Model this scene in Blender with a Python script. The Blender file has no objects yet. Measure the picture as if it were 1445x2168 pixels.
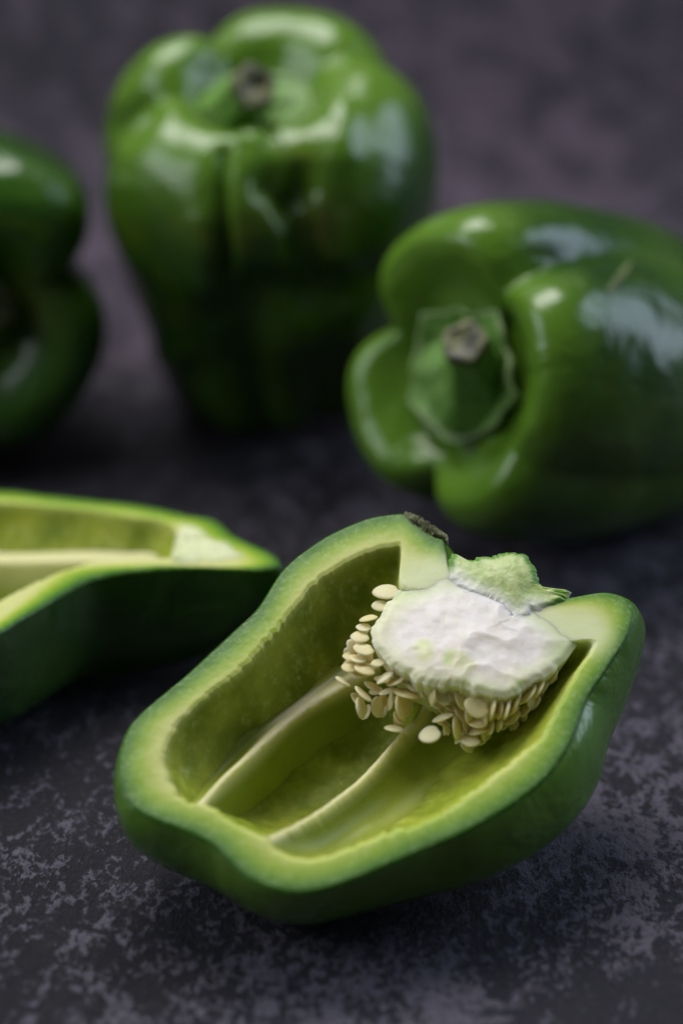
import bpy, math, random
import numpy as np
from mathutils import Matrix, Vector

random.seed(7)
rng = np.random.default_rng(7)
S = bpy.context.scene
COL = S.collection
MM = 0.001

# ------------------------------------------------------------------ camera
W, H, FPX = 1445.0, 2168.0, 5100.0
PITCH = math.radians(27.0)
CAM = np.array([0.0, -0.42, 0.245])
FWD = np.array([0, math.cos(PITCH), -math.sin(PITCH)])
RIGHT = np.array([1.0, 0, 0])
UP = np.cross(RIGHT, FWD)
cd = bpy.data.cameras.new('camera')
cam = bpy.data.objects.new('camera', cd)
COL.objects.link(cam)
cam.location = CAM
cam.rotation_euler = (math.pi / 2 - PITCH, 0, 0)
cd.sensor_fit = 'VERTICAL'
cd.sensor_height = 36.0
cd.lens = FPX / H * 36.0
cd.clip_start, cd.clip_end = 0.01, 50
cd.dof.use_dof = True
cd.dof.focus_distance = 0.418
cd.dof.aperture_fstop = cd.lens / 14.5
cd.dof.aperture_blades = 0
S.camera = cam

# ------------------------------------------------------------------ world and light
wd = bpy.data.worlds.new('World')
S.world = wd
wd.use_nodes = True
wd.node_tree.nodes['Background'].inputs[0].default_value = (0.55, 0.62, 0.9, 1)
wd.node_tree.nodes['Background'].inputs[1].default_value = 0.05


def area(name, loc, target, sx, sy, power, color):
    l = bpy.data.lights.new(name, 'AREA')
    l.shape = 'RECTANGLE'
    l.size, l.size_y = sx, sy
    l.energy = power
    l.color = color
    o = bpy.data.objects.new(name, l)
    COL.objects.link(o)
    o.location = loc
    o.rotation_euler = (Vector(target) - Vector(loc)).to_track_quat('-Z', 'Y').to_euler()
    return o


area('window_light', (-0.12, 0.26, 0.72), (0, 0.02, 0.03), 0.55, 0.40, 5.6, (1.0, 0.985, 0.96))
area('left_window_light', (-0.60, -0.10, 0.46), (0, 0.05, 0.03), 0.5, 0.45, 2.3, (0.88, 0.94, 1.0))
area('right_window_light', (0.62, 0.18, 0.33), (0.05, 0.08, 0.03), 0.34, 0.58, 2.4, (0.66, 0.80, 1.0))

S.view_settings.view_transform = 'Standard'
S.view_settings.look = 'None'
S.view_settings.exposure = 0.0
S.view_settings.gamma = 1.0
S.cycles.use_denoising = True
S.cycles.max_bounces = 10
S.cycles.sample_clamp_indirect = 4.0


# ------------------------------------------------------------------ helpers
def nrm(v):
    v = np.asarray(v, float)
    return v / np.linalg.norm(v)


def rays(px):
    px = np.atleast_2d(np.asarray(px, float))
    return FWD[None] + RIGHT[None] * ((px[:, :1] - W / 2) / FPX) - UP[None] * ((px[:, 1:2] - H / 2) / FPX)


def on_plane(px, P0, n):
    d = rays(px)
    s = ((P0 - CAM) @ n) / (d @ n)
    return CAM + d * s[:, None]


def project(p):
    v = p - CAM
    z = v @ FWD
    return np.stack([W / 2 + FPX * (v @ RIGHT) / z, H / 2 - FPX * (v @ UP) / z], -1)


def _hash(ix, iy, iz, seed):
    n = (ix * 374761393 + iy * 668265263 + iz * 2147483647 + seed * 974634777) & 0xFFFFFFFF
    n = ((n ^ (n >> 13)) * 1274126177) & 0xFFFFFFFF
    n = ((n ^ (n >> 16)) * 2246822519) & 0xFFFFFFFF
    return ((n ^ (n >> 15)) & 0xFFFF) / 65535.0


def vnoise(p, seed=0):
    i = np.floor(p).astype(np.int64)
    f = p - i
    u = f * f * f * (f * (f * 6 - 15) + 10)
    r = 0
    for dx in (0, 1):
        for dy in (0, 1):
            for dz in (0, 1):
                w = (u[..., 0] if dx else 1 - u[..., 0]) * (u[..., 1] if dy else 1 - u[..., 1]) * (u[..., 2] if dz else 1 - u[..., 2])
                r = r + w * _hash(i[..., 0] + dx, i[..., 1] + dy, i[..., 2] + dz, seed)
    return r * 2 - 1


def fbm(p, octv=3, seed=0):
    a, r, t = 1.0, 0, 0
    for k in range(octv):
        r = r + a * vnoise(p * (2 ** k), seed + k)
        t += a
        a *= 0.5
    return r / t


def sstep(a, b, x):
    t = np.clip((x - a) / (b - a), 0, 1)
    return t * t * (3 - 2 * t)


def spline(pts, n, closed=True):
    """Catmull-Rom through pts, resampled to n points of even arc length."""
    p = np.asarray(pts, float)
    m = len(p)
    out = []
    segs = m if closed else m - 1
    for i in range(segs):
        if closed:
            a, b, c, d = p[(i - 1) % m], p[i], p[(i + 1) % m], p[(i + 2) % m]
        else:
            a, b, c, d = p[max(i - 1, 0)], p[i], p[i + 1], p[min(i + 2, m - 1)]
        t = np.linspace(0, 1, 16, endpoint=False)[:, None]
        out.append(0.5 * (2 * b + (c - a) * t + (2 * a - 5 * b + 4 * c - d) * t ** 2 + (3 * b - a - 3 * c + d) * t ** 3))
    q = np.concatenate(out + ([out[0][:1]] if closed else [p[-1:]]))
    L = np.r_[0, np.cumsum(np.linalg.norm(np.diff(q, axis=0), axis=1))]
    s = np.linspace(0, L[-1], n, endpoint=not closed)
    return np.stack([np.interp(s, L, q[:, k]) for k in range(q.shape[1])], -1)


def mesh_obj(name, verts, faces, mat, parent=None, attrs=None, smooth=True):
    me = bpy.data.meshes.new(name)
    me.from_pydata(np.asarray(verts).tolist(), [], faces)
    if smooth:
        me.polygons.foreach_set('use_smooth', [True] * len(me.polygons))
    for k, v in (attrs or {}).items():
        a = me.attributes.new(k, 'FLOAT', 'POINT')
        a.data.foreach_set('value', np.asarray(v, np.float32).ravel())
    me.update()
    me.materials.append(mat)
    o = bpy.data.objects.new(name, me)
    COL.objects.link(o)
    if parent:
        o.parent = parent
    return o


def grid_faces(rows, cols, wrap=True, flip=False, off=0):
    f = []
    cc = cols if wrap else cols - 1
    for i in range(rows - 1):
        for j in range(cc):
            k = (j + 1) % cols
            q = (off + i * cols + j, off + i * cols + k, off + (i + 1) * cols + k, off + (i + 1) * cols + j)
            f.append(q[::-1] if flip else q)
    return f


def thing(name, label, cat, loc=(0, 0, 0), group=None):
    o = bpy.data.objects.new(name, None)
    o.empty_display_size = 0.01
    COL.objects.link(o)
    o.location = loc
    o['label'] = label
    o['category'] = cat
    if group:
        o['group'] = group
    return o


# ------------------------------------------------------------------ materials
def new_mat(name):
    m = bpy.data.materials.new(name)
    m.use_nodes = True
    nt = m.node_tree
    b = nt.nodes['Principled BSDF']
    return m, nt, b


def N(nt, t, **kw):
    n = nt.nodes.new(t)
    for k, v in kw.items():
        if k in ('operation', 'blend_type', 'data_type', 'attribute_name', 'noise_dimensions', 'feature', 'distance', 'clamp'):
            setattr(n, k, v)
        else:
            n.inputs[k].default_value = v
    return n


def noise(nt, vec, scale, detail=4.0, rough=0.55, dist=0.0):
    n = N(nt, 'ShaderNodeTexNoise')
    n.inputs['Scale'].default_value = scale
    n.inputs['Detail'].default_value = detail
    n.inputs['Roughness'].default_value = rough
    n.inputs['Distortion'].default_value = dist
    nt.links.new(vec, n.inputs['Vector'])
    return n.outputs['Fac']


def ramp(nt, fac, stops, interp='LINEAR'):
    r = nt.nodes.new('ShaderNodeValToRGB')
    cr = r.color_ramp
    cr.interpolation = interp
    while len(cr.elements) < len(stops):
        cr.elements.new(0.5)
    for e, (p, c) in zip(cr.elements, stops):
        e.position = p
        e.color = (c[0], c[1], c[2], 1) if hasattr(c, '__len__') else (c, c, c, 1)
    nt.links.new(fac, r.inputs['Fac'])
    return r.outputs['Color']


def mix(nt, fac, a, b, blend='MIX'):
    n = nt.nodes.new('ShaderNodeMix')
    n.data_type = 'RGBA'
    n.blend_type = blend
    for sock, v in ((n.inputs[0], fac), (n.inputs[6], a), (n.inputs[7], b)):
        if isinstance(v, (int, float)):
            sock.default_value = v
        elif isinstance(v, tuple):
            sock.default_value = (*v, 1)
        else:
            nt.links.new(v, sock)
    return n.outputs[2]


def math_n(nt, op, a, b=0.0, clamp=False):
    n = nt.nodes.new('ShaderNodeMath')
    n.operation = op
    n.use_clamp = clamp
    for s, v in ((n.inputs[0], a), (n.inputs[1], b)):
        if isinstance(v, (int, float)):
            s.default_value = v
        else:
            nt.links.new(v, s)
    return n.outputs[0]


def attr(nt, name):
    n = nt.nodes.new('ShaderNodeAttribute')
    n.attribute_name = name
    return n.outputs['Fac']


def coord(nt, out='Object', scale=None):
    c = nt.nodes.new('ShaderNodeTexCoord').outputs[out]
    if scale:
        m = nt.nodes.new('ShaderNodeMapping')
        m.inputs['Scale'].default_value = scale
        nt.links.new(c, m.inputs['Vector'])
        return m.outputs[0]
    return c


def bump(nt, h, strength, dist):
    b = nt.nodes.new('ShaderNodeBump')
    b.inputs['Strength'].default_value = strength
    b.inputs['Distance'].default_value = dist
    nt.links.new(h, b.inputs['Height'])
    return b.outputs['Normal']


def sss(b, w, rad, scale):
    b.inputs['Subsurface Weight'].default_value = w
    b.inputs['Subsurface Radius'].default_value = rad
    b.inputs['Subsurface Scale'].default_value = scale


def slate_mat(name, light, dark, amount, k=1.0):
    m, nt, b = new_mat(name)
    v = coord(nt, 'Object', (1.0, 0.62, 1.0))
    big = noise(nt, v, 26 * k, 3, 0.5)
    mid = noise(nt, v, 250 * k, 10, 0.66, 0.5)
    fine = noise(nt, v, 800, 6, 0.7, 0.2)
    t = math_n(nt, 'ADD', mid, math_n(nt, 'MULTIPLY', math_n(nt, 'SUBTRACT', big, 0.5), 0.52))
    t = math_n(nt, 'ADD', t, math_n(nt, 'MULTIPLY', math_n(nt, 'SUBTRACT', fine, 0.5), 0.9))
    patch = ramp(nt, t, [(0.50, 0.0), (0.545, 0.25), (0.575, 0.75), (0.68, 1.0)])
    base = mix(nt, noise(nt, v, 60, 6, 0.6), tuple(x * 0.7 for x in dark), tuple(x * 1.45 for x in dark))
    lit = mix(nt, noise(nt, v, 600, 4, 0.6), tuple(x * 0.6 for x in light), light)
    col = mix(nt, math_n(nt, 'MULTIPLY', patch, amount), base, lit)
    col = mix(nt, math_n(nt, 'MULTIPLY', ramp(nt, noise(nt, v, 9, 2, 0.5), [(0.4, 0.0), (0.62, 1.0)]), 0.6), col, mix(nt, 1.0, col, (1.08, 0.96, 0.98), 'MULTIPLY'))
    grit = noise(nt, v, 1500, 3, 0.6)
    specks = ramp(nt, noise(nt, v, 900, 2, 0.5), [(0.68, 0.0), (0.74, 1.0)])
    col = mix(nt, math_n(nt, 'MULTIPLY', specks, 0.5), col, light)
    nt.links.new(col, b.inputs['Base Color'])
    b.inputs['Roughness'].default_value = 0.62
    nt.links.new(math_n(nt, 'ADD', math_n(nt, 'MULTIPLY', patch, 0.2), 0.5), b.inputs['Roughness'])
    b.inputs['Specular IOR Level'].default_value = 0.35
    h = math_n(nt, 'ADD', math_n(nt, 'MULTIPLY', t, 1.0), math_n(nt, 'MULTIPLY', grit, 0.22))
    h = math_n(nt, 'ADD', h, math_n(nt, 'MULTIPLY', specks, 0.25))
    nt.links.new(bump(nt, h, 1.0, 0.0015), b.inputs['Normal'])
    return m


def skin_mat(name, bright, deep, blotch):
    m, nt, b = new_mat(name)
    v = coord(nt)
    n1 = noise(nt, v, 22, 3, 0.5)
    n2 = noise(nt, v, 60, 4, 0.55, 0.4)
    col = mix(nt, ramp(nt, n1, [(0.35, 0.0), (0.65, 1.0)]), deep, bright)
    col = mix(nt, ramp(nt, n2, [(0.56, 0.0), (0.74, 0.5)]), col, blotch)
    # the shoulders round the stem are a fresher green than the body; on cut halves this paints the rim glow
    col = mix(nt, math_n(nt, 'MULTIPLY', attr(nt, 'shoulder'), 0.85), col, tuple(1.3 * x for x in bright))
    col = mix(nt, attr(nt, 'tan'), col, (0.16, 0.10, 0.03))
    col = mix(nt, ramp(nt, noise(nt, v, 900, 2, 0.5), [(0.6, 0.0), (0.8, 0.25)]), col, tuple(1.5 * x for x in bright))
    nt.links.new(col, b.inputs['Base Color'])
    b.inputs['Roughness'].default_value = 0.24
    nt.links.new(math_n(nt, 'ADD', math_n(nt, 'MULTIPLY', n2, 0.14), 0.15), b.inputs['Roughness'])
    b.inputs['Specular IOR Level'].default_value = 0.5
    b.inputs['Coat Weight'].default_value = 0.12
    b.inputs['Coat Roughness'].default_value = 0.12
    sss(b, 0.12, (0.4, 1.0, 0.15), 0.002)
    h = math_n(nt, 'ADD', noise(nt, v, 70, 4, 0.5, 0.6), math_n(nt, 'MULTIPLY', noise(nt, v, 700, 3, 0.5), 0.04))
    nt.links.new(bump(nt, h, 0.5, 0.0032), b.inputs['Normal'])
    return m


def flesh_mat():
    m, nt, b = new_mat('pepper_flesh')
    v = coord(nt)
    d = attr(nt, 'from_skin')          # mm from the outer skin
    wob = math_n(nt, 'MULTIPLY', math_n(nt, 'SUBTRACT', noise(nt, v, 120, 3, 0.55), 0.5), 0.9)
    dd = math_n(nt, 'DIVIDE', math_n(nt, 'ADD', d, wob), 8.0, True)
    rim = ramp(nt, dd, [(0.0, (0.040, 0.125, 0.006)), (0.10, (0.050, 0.155, 0.007)), (0.20, (0.10, 0.235, 0.010)), (0.32, (0.18, 0.33, 0.012)),
                        (0.50, (0.32, 0.44, 0.035)), (0.70, (0.50, 0.55, 0.13)), (0.95, (0.60, 0.61, 0.24))])
    fib = noise(nt, v, 1100, 4, 0.65)
    rim = mix(nt, math_n(nt, 'MULTIPLY', ramp(nt, fib, [(0.5, 0.0), (0.75, 1.0)]), 0.22), rim, (0.68, 0.74, 0.46))
    blot = noise(nt, v, 130, 5, 0.6)
    inner = mix(nt, ramp(nt, blot, [(0.36, 0.0), (0.64, 1.0)]), (0.185, 0.25, 0.011), (0.37, 0.415, 0.037))
    frost = ramp(nt, noise(nt, v, 520, 6, 0.72), [(0.53, 0.0), (0.70, 1.0)])
    frost = math_n(nt, 'MULTIPLY', frost, ramp(nt, noise(nt, v, 70, 3, 0.5), [(0.42, 0.1), (0.62, 1.0)]))
    inner = mix(nt, math_n(nt, 'MULTIPLY', frost, 0.5), inner, (0.60, 0.66, 0.36))
    col = mix(nt, attr(nt, 'cavity'), rim, inner)
    col = mix(nt, attr(nt, 'pale'), col, (0.66, 0.71, 0.40))
    nt.links.new(col, b.inputs['Base Color'])
    nt.links.new(math_n(nt, 'ADD', math_n(nt, 'MULTIPLY', attr(nt, 'cavity'), 0.18), 0.40), b.inputs['Roughness'])
    b.inputs['Specular IOR Level'].default_value = 0.28
    sss(b, 0.75, (0.8, 1.0, 0.25), 0.0035)
    h = math_n(nt, 'ADD', noise(nt, v, 380, 4, 0.6), math_n(nt, 'MULTIPLY', fib, 0.35))
    nt.links.new(bump(nt, h, 0.16, 0.0002), b.inputs['Normal'])
    return m


def membrane_mat():
    m, nt, b = new_mat('pepper_membrane')
    v = coord(nt)
    c = attr(nt, 'crest')
    side = mix(nt, noise(nt, v, 140, 4, 0.55), (0.190, 0.255, 0.013), (0.375, 0.42, 0.042))
    col = mix(nt, c, side, (0.72, 0.68, 0.36))
    nt.links.new(col, b.inputs['Base Color'])
    b.inputs['Roughness'].default_value = 0.42
    sss(b, 0.6, (0.9, 1.0, 0.25), 0.003)
    nt.links.new(bump(nt, noise(nt, v, 300, 3, 0.5), 0.2, 0.0003), b.inputs['Normal'])
    return m


def core_mat():
    m, nt, b = new_mat('pepper_core')
    v = coord(nt)
    n1 = noise(nt, v, 110, 5, 0.6, 0.5)
    col = mix(nt, n1, (0.86, 0.80, 0.71), (0.84, 0.79, 0.80))
    pink = ramp(nt, noise(nt, v, 70, 3, 0.5), [(0.52, 0.0), (0.7, 0.5)])
    col = mix(nt, pink, col, (0.84, 0.73, 0.58))
    green = ramp(nt, noise(nt, v, 150, 4, 0.6), [(0.56, 0.0), (0.68, 0.8)])
    edge = attr(nt, 'edge')
    col = mix(nt, math_n(nt, 'MULTIPLY', edge, 0.85), col, (0.74, 0.76, 0.42))
    fibr = noise(nt, coord(nt, 'Object', (1.0, 0.35, 1.0)), 500, 5, 0.65, 0.4)
    col = mix(nt, ramp(nt, fibr, [(0.42, 0.35), (0.56, 0.0)]), col, (0.72, 0.68, 0.56))
    col = mix(nt, math_n(nt, 'MULTIPLY', green, edge), col, (0.55, 0.68, 0.25))
    col = mix(nt, attr(nt, 'green'), col, (0.62, 0.68, 0.38))
    nt.links.new(col, b.inputs['Base Color'])
    b.inputs['Roughness'].default_value = 0.5
    b.inputs['Specular IOR Level'].default_value = 0.4
    sss(b, 0.85, (1.0, 0.9, 0.7), 0.003)
    h = math_n(nt, 'ADD', noise(nt, v, 200, 4, 0.5), math_n(nt, 'MULTIPLY', noise(nt, v, 1500, 3, 0.6), 0.15))
    nt.links.new(bump(nt, h, 0.25, 0.0003), b.inputs['Normal'])
    return m


def cut_stem_mat():
    m, nt, b = new_mat('cut_stem')
    v = coord(nt)
    e = attr(nt, 'edge')               # 0 inside, 1 at the outer rim
    fib = noise(nt, coord(nt, 'Object', (1.0, 0.25, 1.0)), 420, 6, 0.65, 0.6)
    ins = mix(nt, ramp(nt, fib, [(0.38, 0.0), (0.66, 1.0)]), (0.42, 0.54, 0.17), (0.62, 0.68, 0.34))
    ins = mix(nt, ramp(nt, noise(nt, v, 120, 3, 0.5), [(0.55, 0.0), (0.75, 0.6)]), ins, (0.55, 0.58, 0.18))
    col = mix(nt, e, ins, (0.13, 0.29, 0.05))
    col = mix(nt, attr(nt, 'pale'), col, (0.80, 0.79, 0.74))
    nt.links.new(col, b.inputs['Base Color'])
    b.inputs['Roughness'].default_value = 0.45
    sss(b, 0.5, (0.8, 1.0, 0.35), 0.002)
    nt.links.new(bump(nt, math_n(nt, 'ADD', fib, noise(nt, v, 260, 4, 0.6)), 0.45, 0.0006), b.inputs['Normal'])
    return m


def seed_mat():
    m, nt, b = new_mat('pepper_seed')
    v = coord(nt)
    r = nt.nodes.new('ShaderNodeObjectInfo').outputs['Random']
    col = mix(nt, r, (0.95, 0.74, 0.36), (0.97, 0.83, 0.50))
    col = mix(nt, ramp(nt, noise(nt, v, 700, 3, 0.5), [(0.5, 0.0), (0.8, 0.5)]), col, (0.70, 0.48, 0.18))
    nt.links.new(col, b.inputs['Base Color'])
    b.inputs['Roughness'].default_value = 0.42
    sss(b, 0.6, (1.0, 0.8, 0.4), 0.002)
    nt.links.new(bump(nt, noise(nt, v, 900, 3, 0.5), 0.3, 0.0003), b.inputs['Normal'])
    return m


def stalk_mat():
    m, nt, b = new_mat('pepper_stalk')
    v = coord(nt)
    n1 = noise(nt, v, 150, 5, 0.6)
    col = mix(nt, n1, (0.075, 0.20, 0.028), (0.17, 0.31, 0.06))
    col = mix(nt, attr(nt, 'edge'), col, (0.33, 0.42, 0.20))
    dry = mix(nt, ramp(nt, noise(nt, v, 260, 5, 0.65), [(0.40, 0.0), (0.60, 1.0)]), (0.030, 0.028, 0.016), (0.21, 0.21, 0.09))
    col = mix(nt, attr(nt, 'dry'), col, dry)
    nt.links.new(col, b.inputs['Base Color'])
    b.inputs['Roughness'].default_value = 0.45
    sss(b, 0.1, (0.5, 1.0, 0.2), 0.001)
    nt.links.new(bump(nt, noise(nt, v, 300, 5, 0.6), 0.5, 0.001), b.inputs['Normal'])
    return m


def scar_mat():
    m, nt, b = new_mat('dry_scar')
    v = coord(nt)
    col = ramp(nt, noise(nt, v, 420, 5, 0.7), [(0.36, (0.03, 0.025, 0.012)), (0.52, (0.14, 0.15, 0.06)), (0.68, (0.42, 0.42, 0.24))])
    nt.links.new(col, b.inputs['Base Color'])
    b.inputs['Roughness'].default_value = 0.7
    nt.links.new(bump(nt, noise(nt, v, 600, 5, 0.7), 0.8, 0.0008), b.inputs['Normal'])
    return m


M_TABLE = slate_mat('slate_table', (0.185, 0.172, 0.225), (0.020, 0.019, 0.026), 0.9)
M_BACK = slate_mat('slate_backdrop', (0.260, 0.205, 0.275), (0.055, 0.045, 0.064), 0.8, 0.35)
M_SKIN = skin_mat('pepper_skin', (0.085, 0.175, 0.014), (0.016, 0.055, 0.006), (0.12, 0.13, 0.012))
M_SKIN_SHADED = skin_mat('pepper_skin_shaded', (0.034, 0.095, 0.008), (0.006, 0.028, 0.004), (0.05, 0.06, 0.010))  # shaded copy of the pepper skin: shade at the left put into the colour
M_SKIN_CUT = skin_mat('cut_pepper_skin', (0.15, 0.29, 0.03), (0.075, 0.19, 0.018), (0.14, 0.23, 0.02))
M_FLESH, M_MEMB, M_CORE, M_CUT = flesh_mat(), membrane_mat(), core_mat(), cut_stem_mat()
M_SEED, M_STALK, M_SCAR = seed_mat(), stalk_mat(), scar_mat()
M_NICK, _nt, _b = new_mat('healed_nick')
_nt.links.new(ramp(_nt, noise(_nt, coord(_nt), 500, 4, 0.6), [(0.35, (0.05, 0.07, 0.015)), (0.7, (0.16, 0.20, 0.06))]), _b.inputs['Base Color'])
_b.inputs['Roughness'].default_value = 0.6


# ------------------------------------------------------------------ setting
def slab_obj(name, size, mat):
    x, y, z = (s / 2 for s in size)
    v = [(-x, -y, -z), (x, -y, -z), (x, y, -z), (-x, y, -z), (-x, -y, z), (x, -y, z), (x, y, z), (-x, y, z)]
    f = [(3, 2, 1, 0), (4, 5, 6, 7), (0, 1, 5, 4), (1, 2, 6, 5), (2, 3, 7, 6), (3, 0, 4, 7)]
    o = mesh_obj(name, v, f, mat, smooth=False)
    o['kind'] = 'structure'
    return o


tab = slab_obj('tabletop', (1.6, 1.3, 0.02), M_TABLE)
tab.location = (0, 0.10, -0.01)
LEAN = math.radians(12)
BACK_Y = 0.205
RC_ = 0.07
prof = [(BACK_Y - RC_, 0.0)] + [(BACK_Y - RC_ + RC_ * math.sin(a), RC_ * (1 - math.cos(a)) + 0.0004) for a in np.linspace(0.02, math.pi / 2 - LEAN, 24)]
y0, z0 = prof[-1]
prof += [(y0 + d * math.sin(LEAN), z0 + d * math.cos(LEAN)) for d in (0.1, 0.2, 0.3)]
prof += [(y + 0.012, z) for y, z in prof[::-1][:-6]]
xs = np.linspace(-0.6, 0.6, 13)
V = [(x, y, z) for (y, z) in prof for x in xs]
bk = mesh_obj('backdrop', V, grid_faces(len(prof), 13, wrap=False), M_BACK)
bk['kind'] = 'structure'


# ------------------------------------------------------------------ halved peppers
class Half:
    """A halved pepper: cut plane through P0 with normal n; 2-D coordinates (a, b) in that plane, metres."""

    def __init__(s, P0, n, centre_px, outer_px, cavity_px, fill_px=None, M=900, bulges=()):
        s.bulges = bulges
        s.pocket_px = None
        s.P0, s.n = np.asarray(P0, float), nrm(n)
        s.e1 = nrm(np.cross([0, 1, 0], s.n))
        s.e2 = np.cross(s.n, s.e1)
        s.M = M
        s.c = s.flat([centre_px])[0]
        s.th = np.linspace(-math.pi, math.pi, M, endpoint=False)
        s.rO = s.radial(outer_px)
        s.rI = s.radial(cavity_px)
        s.rF = s.radial(fill_px) if fill_px is not None else s.rO
        j = fbm(np.stack([np.cos(s.th) * 26, np.sin(s.th) * 26, s.th * 0], -1), 3, 5)
        def soft(x, w):
            n_ = 4 * w
            kk = np.exp(-0.5 * (np.arange(-n_, n_ + 1) / w) ** 2)
            return np.convolve(np.r_[x[-n_:], x, x[:n_]], kk / kk.sum(), 'valid')
        s.rI = soft(np.minimum(s.rI, s.rO - 0.0020), 2)
        s.rS = soft(s.rI, 22)
        s.jit = j * 0.00055

    def flat(s, px, z=0.0):
        w = on_plane(px, s.P0 + s.n * z, s.n) - s.P0
        return np.stack([w @ s.e1, w @ s.e2], -1)

    def radial(s, px):
        q = spline(s.flat(px), 900) - s.c
        a, r = np.arctan2(q[:, 1], q[:, 0]), np.hypot(q[:, 0], q[:, 1])
        o = np.argsort(a)
        a, r = a[o], r[o]
        return np.interp(s.th, np.r_[a - 2 * math.pi, a, a + 2 * math.pi], np.r_[r, r, r])

    def world(s, ab, z):
        return s.P0 + ab[..., :1] * s.e1 + ab[..., 1:2] * s.e2 + np.asarray(z)[..., None] * s.n

    def pol(s, r):
        """rows of radii (R, M) -> flat positions (R, M, 2)"""
        return s.c + np.stack([np.cos(s.th) * r, np.sin(s.th) * r], -1)

    def skin_rows(s, D, rows=80, bulge=0.05):
        a = np.linspace(0, 1, rows)[:, None] ** 1.0 * math.pi / 2
        k = sstep(0.0, 0.45, a)
        r = s.rO * (1 - k) + s.rF * k
        # smooth out the fine outline on the way down
        ker = np.exp(-0.5 * (np.arange(-40, 41) / 16.0) ** 2)
        ker /= ker.sum()
        rs = np.array([np.convolve(np.r_[x[-40:], x, x[:40]], ker, 'valid') for x in r])
        k2 = sstep(0.15, 0.9, a)
        r = r * (1 - k2) + rs * k2
        def lobe(deg, w):
            return np.exp(-((((s.th - math.radians(deg)) + math.pi) % (2 * math.pi) - math.pi) / math.radians(w)) ** 2)
        bl = bulge + np.zeros(s.M) + sum(k_ * lobe(d_, w_) for d_, w_, k_ in s.bulges)
        sc = np.clip(np.cos(a), 0, 1) ** 0.5 * (1 + bl[None] * np.sin(2 * a) ** 0.85 * 1.2)
        depth = D * np.sin(a) ** 1.05
        return r * sc, np.broadcast_to(depth, r.shape)

    def cav_depth(s, q, D):
        return D * np.clip(1 - np.clip(q, 0, 1) ** 2.0, 0, 1) ** 0.78

    def pocket(s, ab):
        d = np.full(ab.shape[:-1], 9.0)
        if s.pocket_px is None:
            return d * 0
        for p in spline(s.flat(s.pocket_px, -0.016), 40, closed=False):
            d = np.minimum(d, np.hypot(ab[..., 0] - p[0], ab[..., 1] - p[1]))
        return 0.0042 * np.exp(-(d / 0.0075) ** 2)

    def cav_z(s, ab, D):
        v = ab - s.c
        th = np.arctan2(v[..., 1], v[..., 0])
        r = np.hypot(v[..., 0], v[..., 1])
        q = r / np.interp(th, np.r_[s.th, math.pi], np.r_[s.rI, s.rI[0]])
        return -s.cav_depth(q, D) - s.pocket(ab)

    def fit_depth(s, lift=0.0):
        lo, hi = 0.005, 0.07
        for _ in range(40):
            D = (lo + hi) / 2
            r, d = s.skin_rows(D)
            z = s.world(s.pol(r), -d)[..., 2].min()
            if z > lift:
                lo = D
            else:
                hi = D
        return lo

    def build(s, root, base, DC, skin_mat_, seed=0, pale_px=None):
        s.DC = DC
        # outer skin
        r, d = s.skin_rows(s.D)
        P = s.world(s.pol(r), -d)
        P = P + (fbm(P * 60, 2, 3 + seed) * 0.0008)[..., None] * s.n * sstep(0, 0.3, d / s.D)[..., None]
        P[..., 2] = np.maximum(P[..., 2], 0.0003)
        rows = len(r)
        verts = np.concatenate([P[:-1].reshape(-1, 3), P[-1].mean(0)[None]]) - base
        f = grid_faces(rows - 1, s.M, flip=True)
        tip, b0 = len(verts) - 1, (rows - 2) * s.M
        f += [(b0 + (j + 1) % s.M, b0 + j, tip) for j in range(s.M)]
        sh = np.zeros(len(verts))
        mesh_obj('skin', verts, f, skin_mat_, root, {'shoulder': np.r_[np.broadcast_to(0.35 * (1 - sstep(0, 0.3, d / s.D)), r.shape)[:-1].ravel(), 0], 'tan': sh})  # brighter towards the cut rim: glow through the flesh put into the colour
        # flesh: cut rim, then the inside wall
        kr, kc = 46, 110
        t = np.linspace(0, 1, kr)[:, None]
        rr = s.rO * (1 - t) + (s.rI + s.jit) * t
        wid = (s.rO - s.rI)
        ab = s.pol(rr)
        q3 = np.concatenate([ab * 1000, np.zeros(ab.shape[:-1] + (1,))], -1)
        dist_in = (1 - t) * wid
        z = fbm(q3 * 0.22, 2, 11 + seed) * 0.00005 - 0.0003 * (1 - sstep(0, 0.0009, dist_in)) - 0.0005 * (1 - sstep(0, 0.0006, t * wid))
        z = z + 0.00002 * fbm(q3 * 1.2, 2, 21 + seed) + 0.0005
        z[0] = 0.0
        u = np.linspace(0, 1, kc + 1)[1:, None]
        q = (1 - u) ** 1.0
        q = 1 - u ** 2.2
        q = np.maximum(q, 0.004)
        mixk = sstep(0.95, 0.55, q) if False else 1 - sstep(0.50, 0.95, q)
        rc = (s.rI * (1 - mixk) + s.rS * mixk) * q + s.jit * (1 - sstep(0.0, 0.2, u))
        abc = s.pol(rc)
        zc = -s.cav_depth(q, DC) * np.ones_like(rc) + z[-1] * (1 - sstep(0.0, 0.25, u))
        q3c = np.concatenate([abc * 1000, np.zeros(abc.shape[:-1] + (1,))], -1)
        zc = zc + (fbm(q3c * 0.12, 2, 31 + seed) * 0.0009 + fbm(q3c * 0.7, 2, 37) * 0.00008) * sstep(0, 0.25, 1 - q)
        zc = zc - s.pocket(abc) * sstep(0.05, 0.3, 1 - q)
        A = np.concatenate([ab, abc])
        Z = np.concatenate([z, zc])
        P = s.world(A, Z)
        fs = np.concatenate([t * wid * 1000 * 0.92, np.full(rc.shape, 8.0)])
        cav = np.concatenate([sstep(0.93, 1.0, t) * 0.25 * np.ones_like(rr), np.broadcast_to(0.25 + 0.75 * sstep(0.0, 0.22, u), rc.shape)])
        pale = np.zeros_like(fs)
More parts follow.
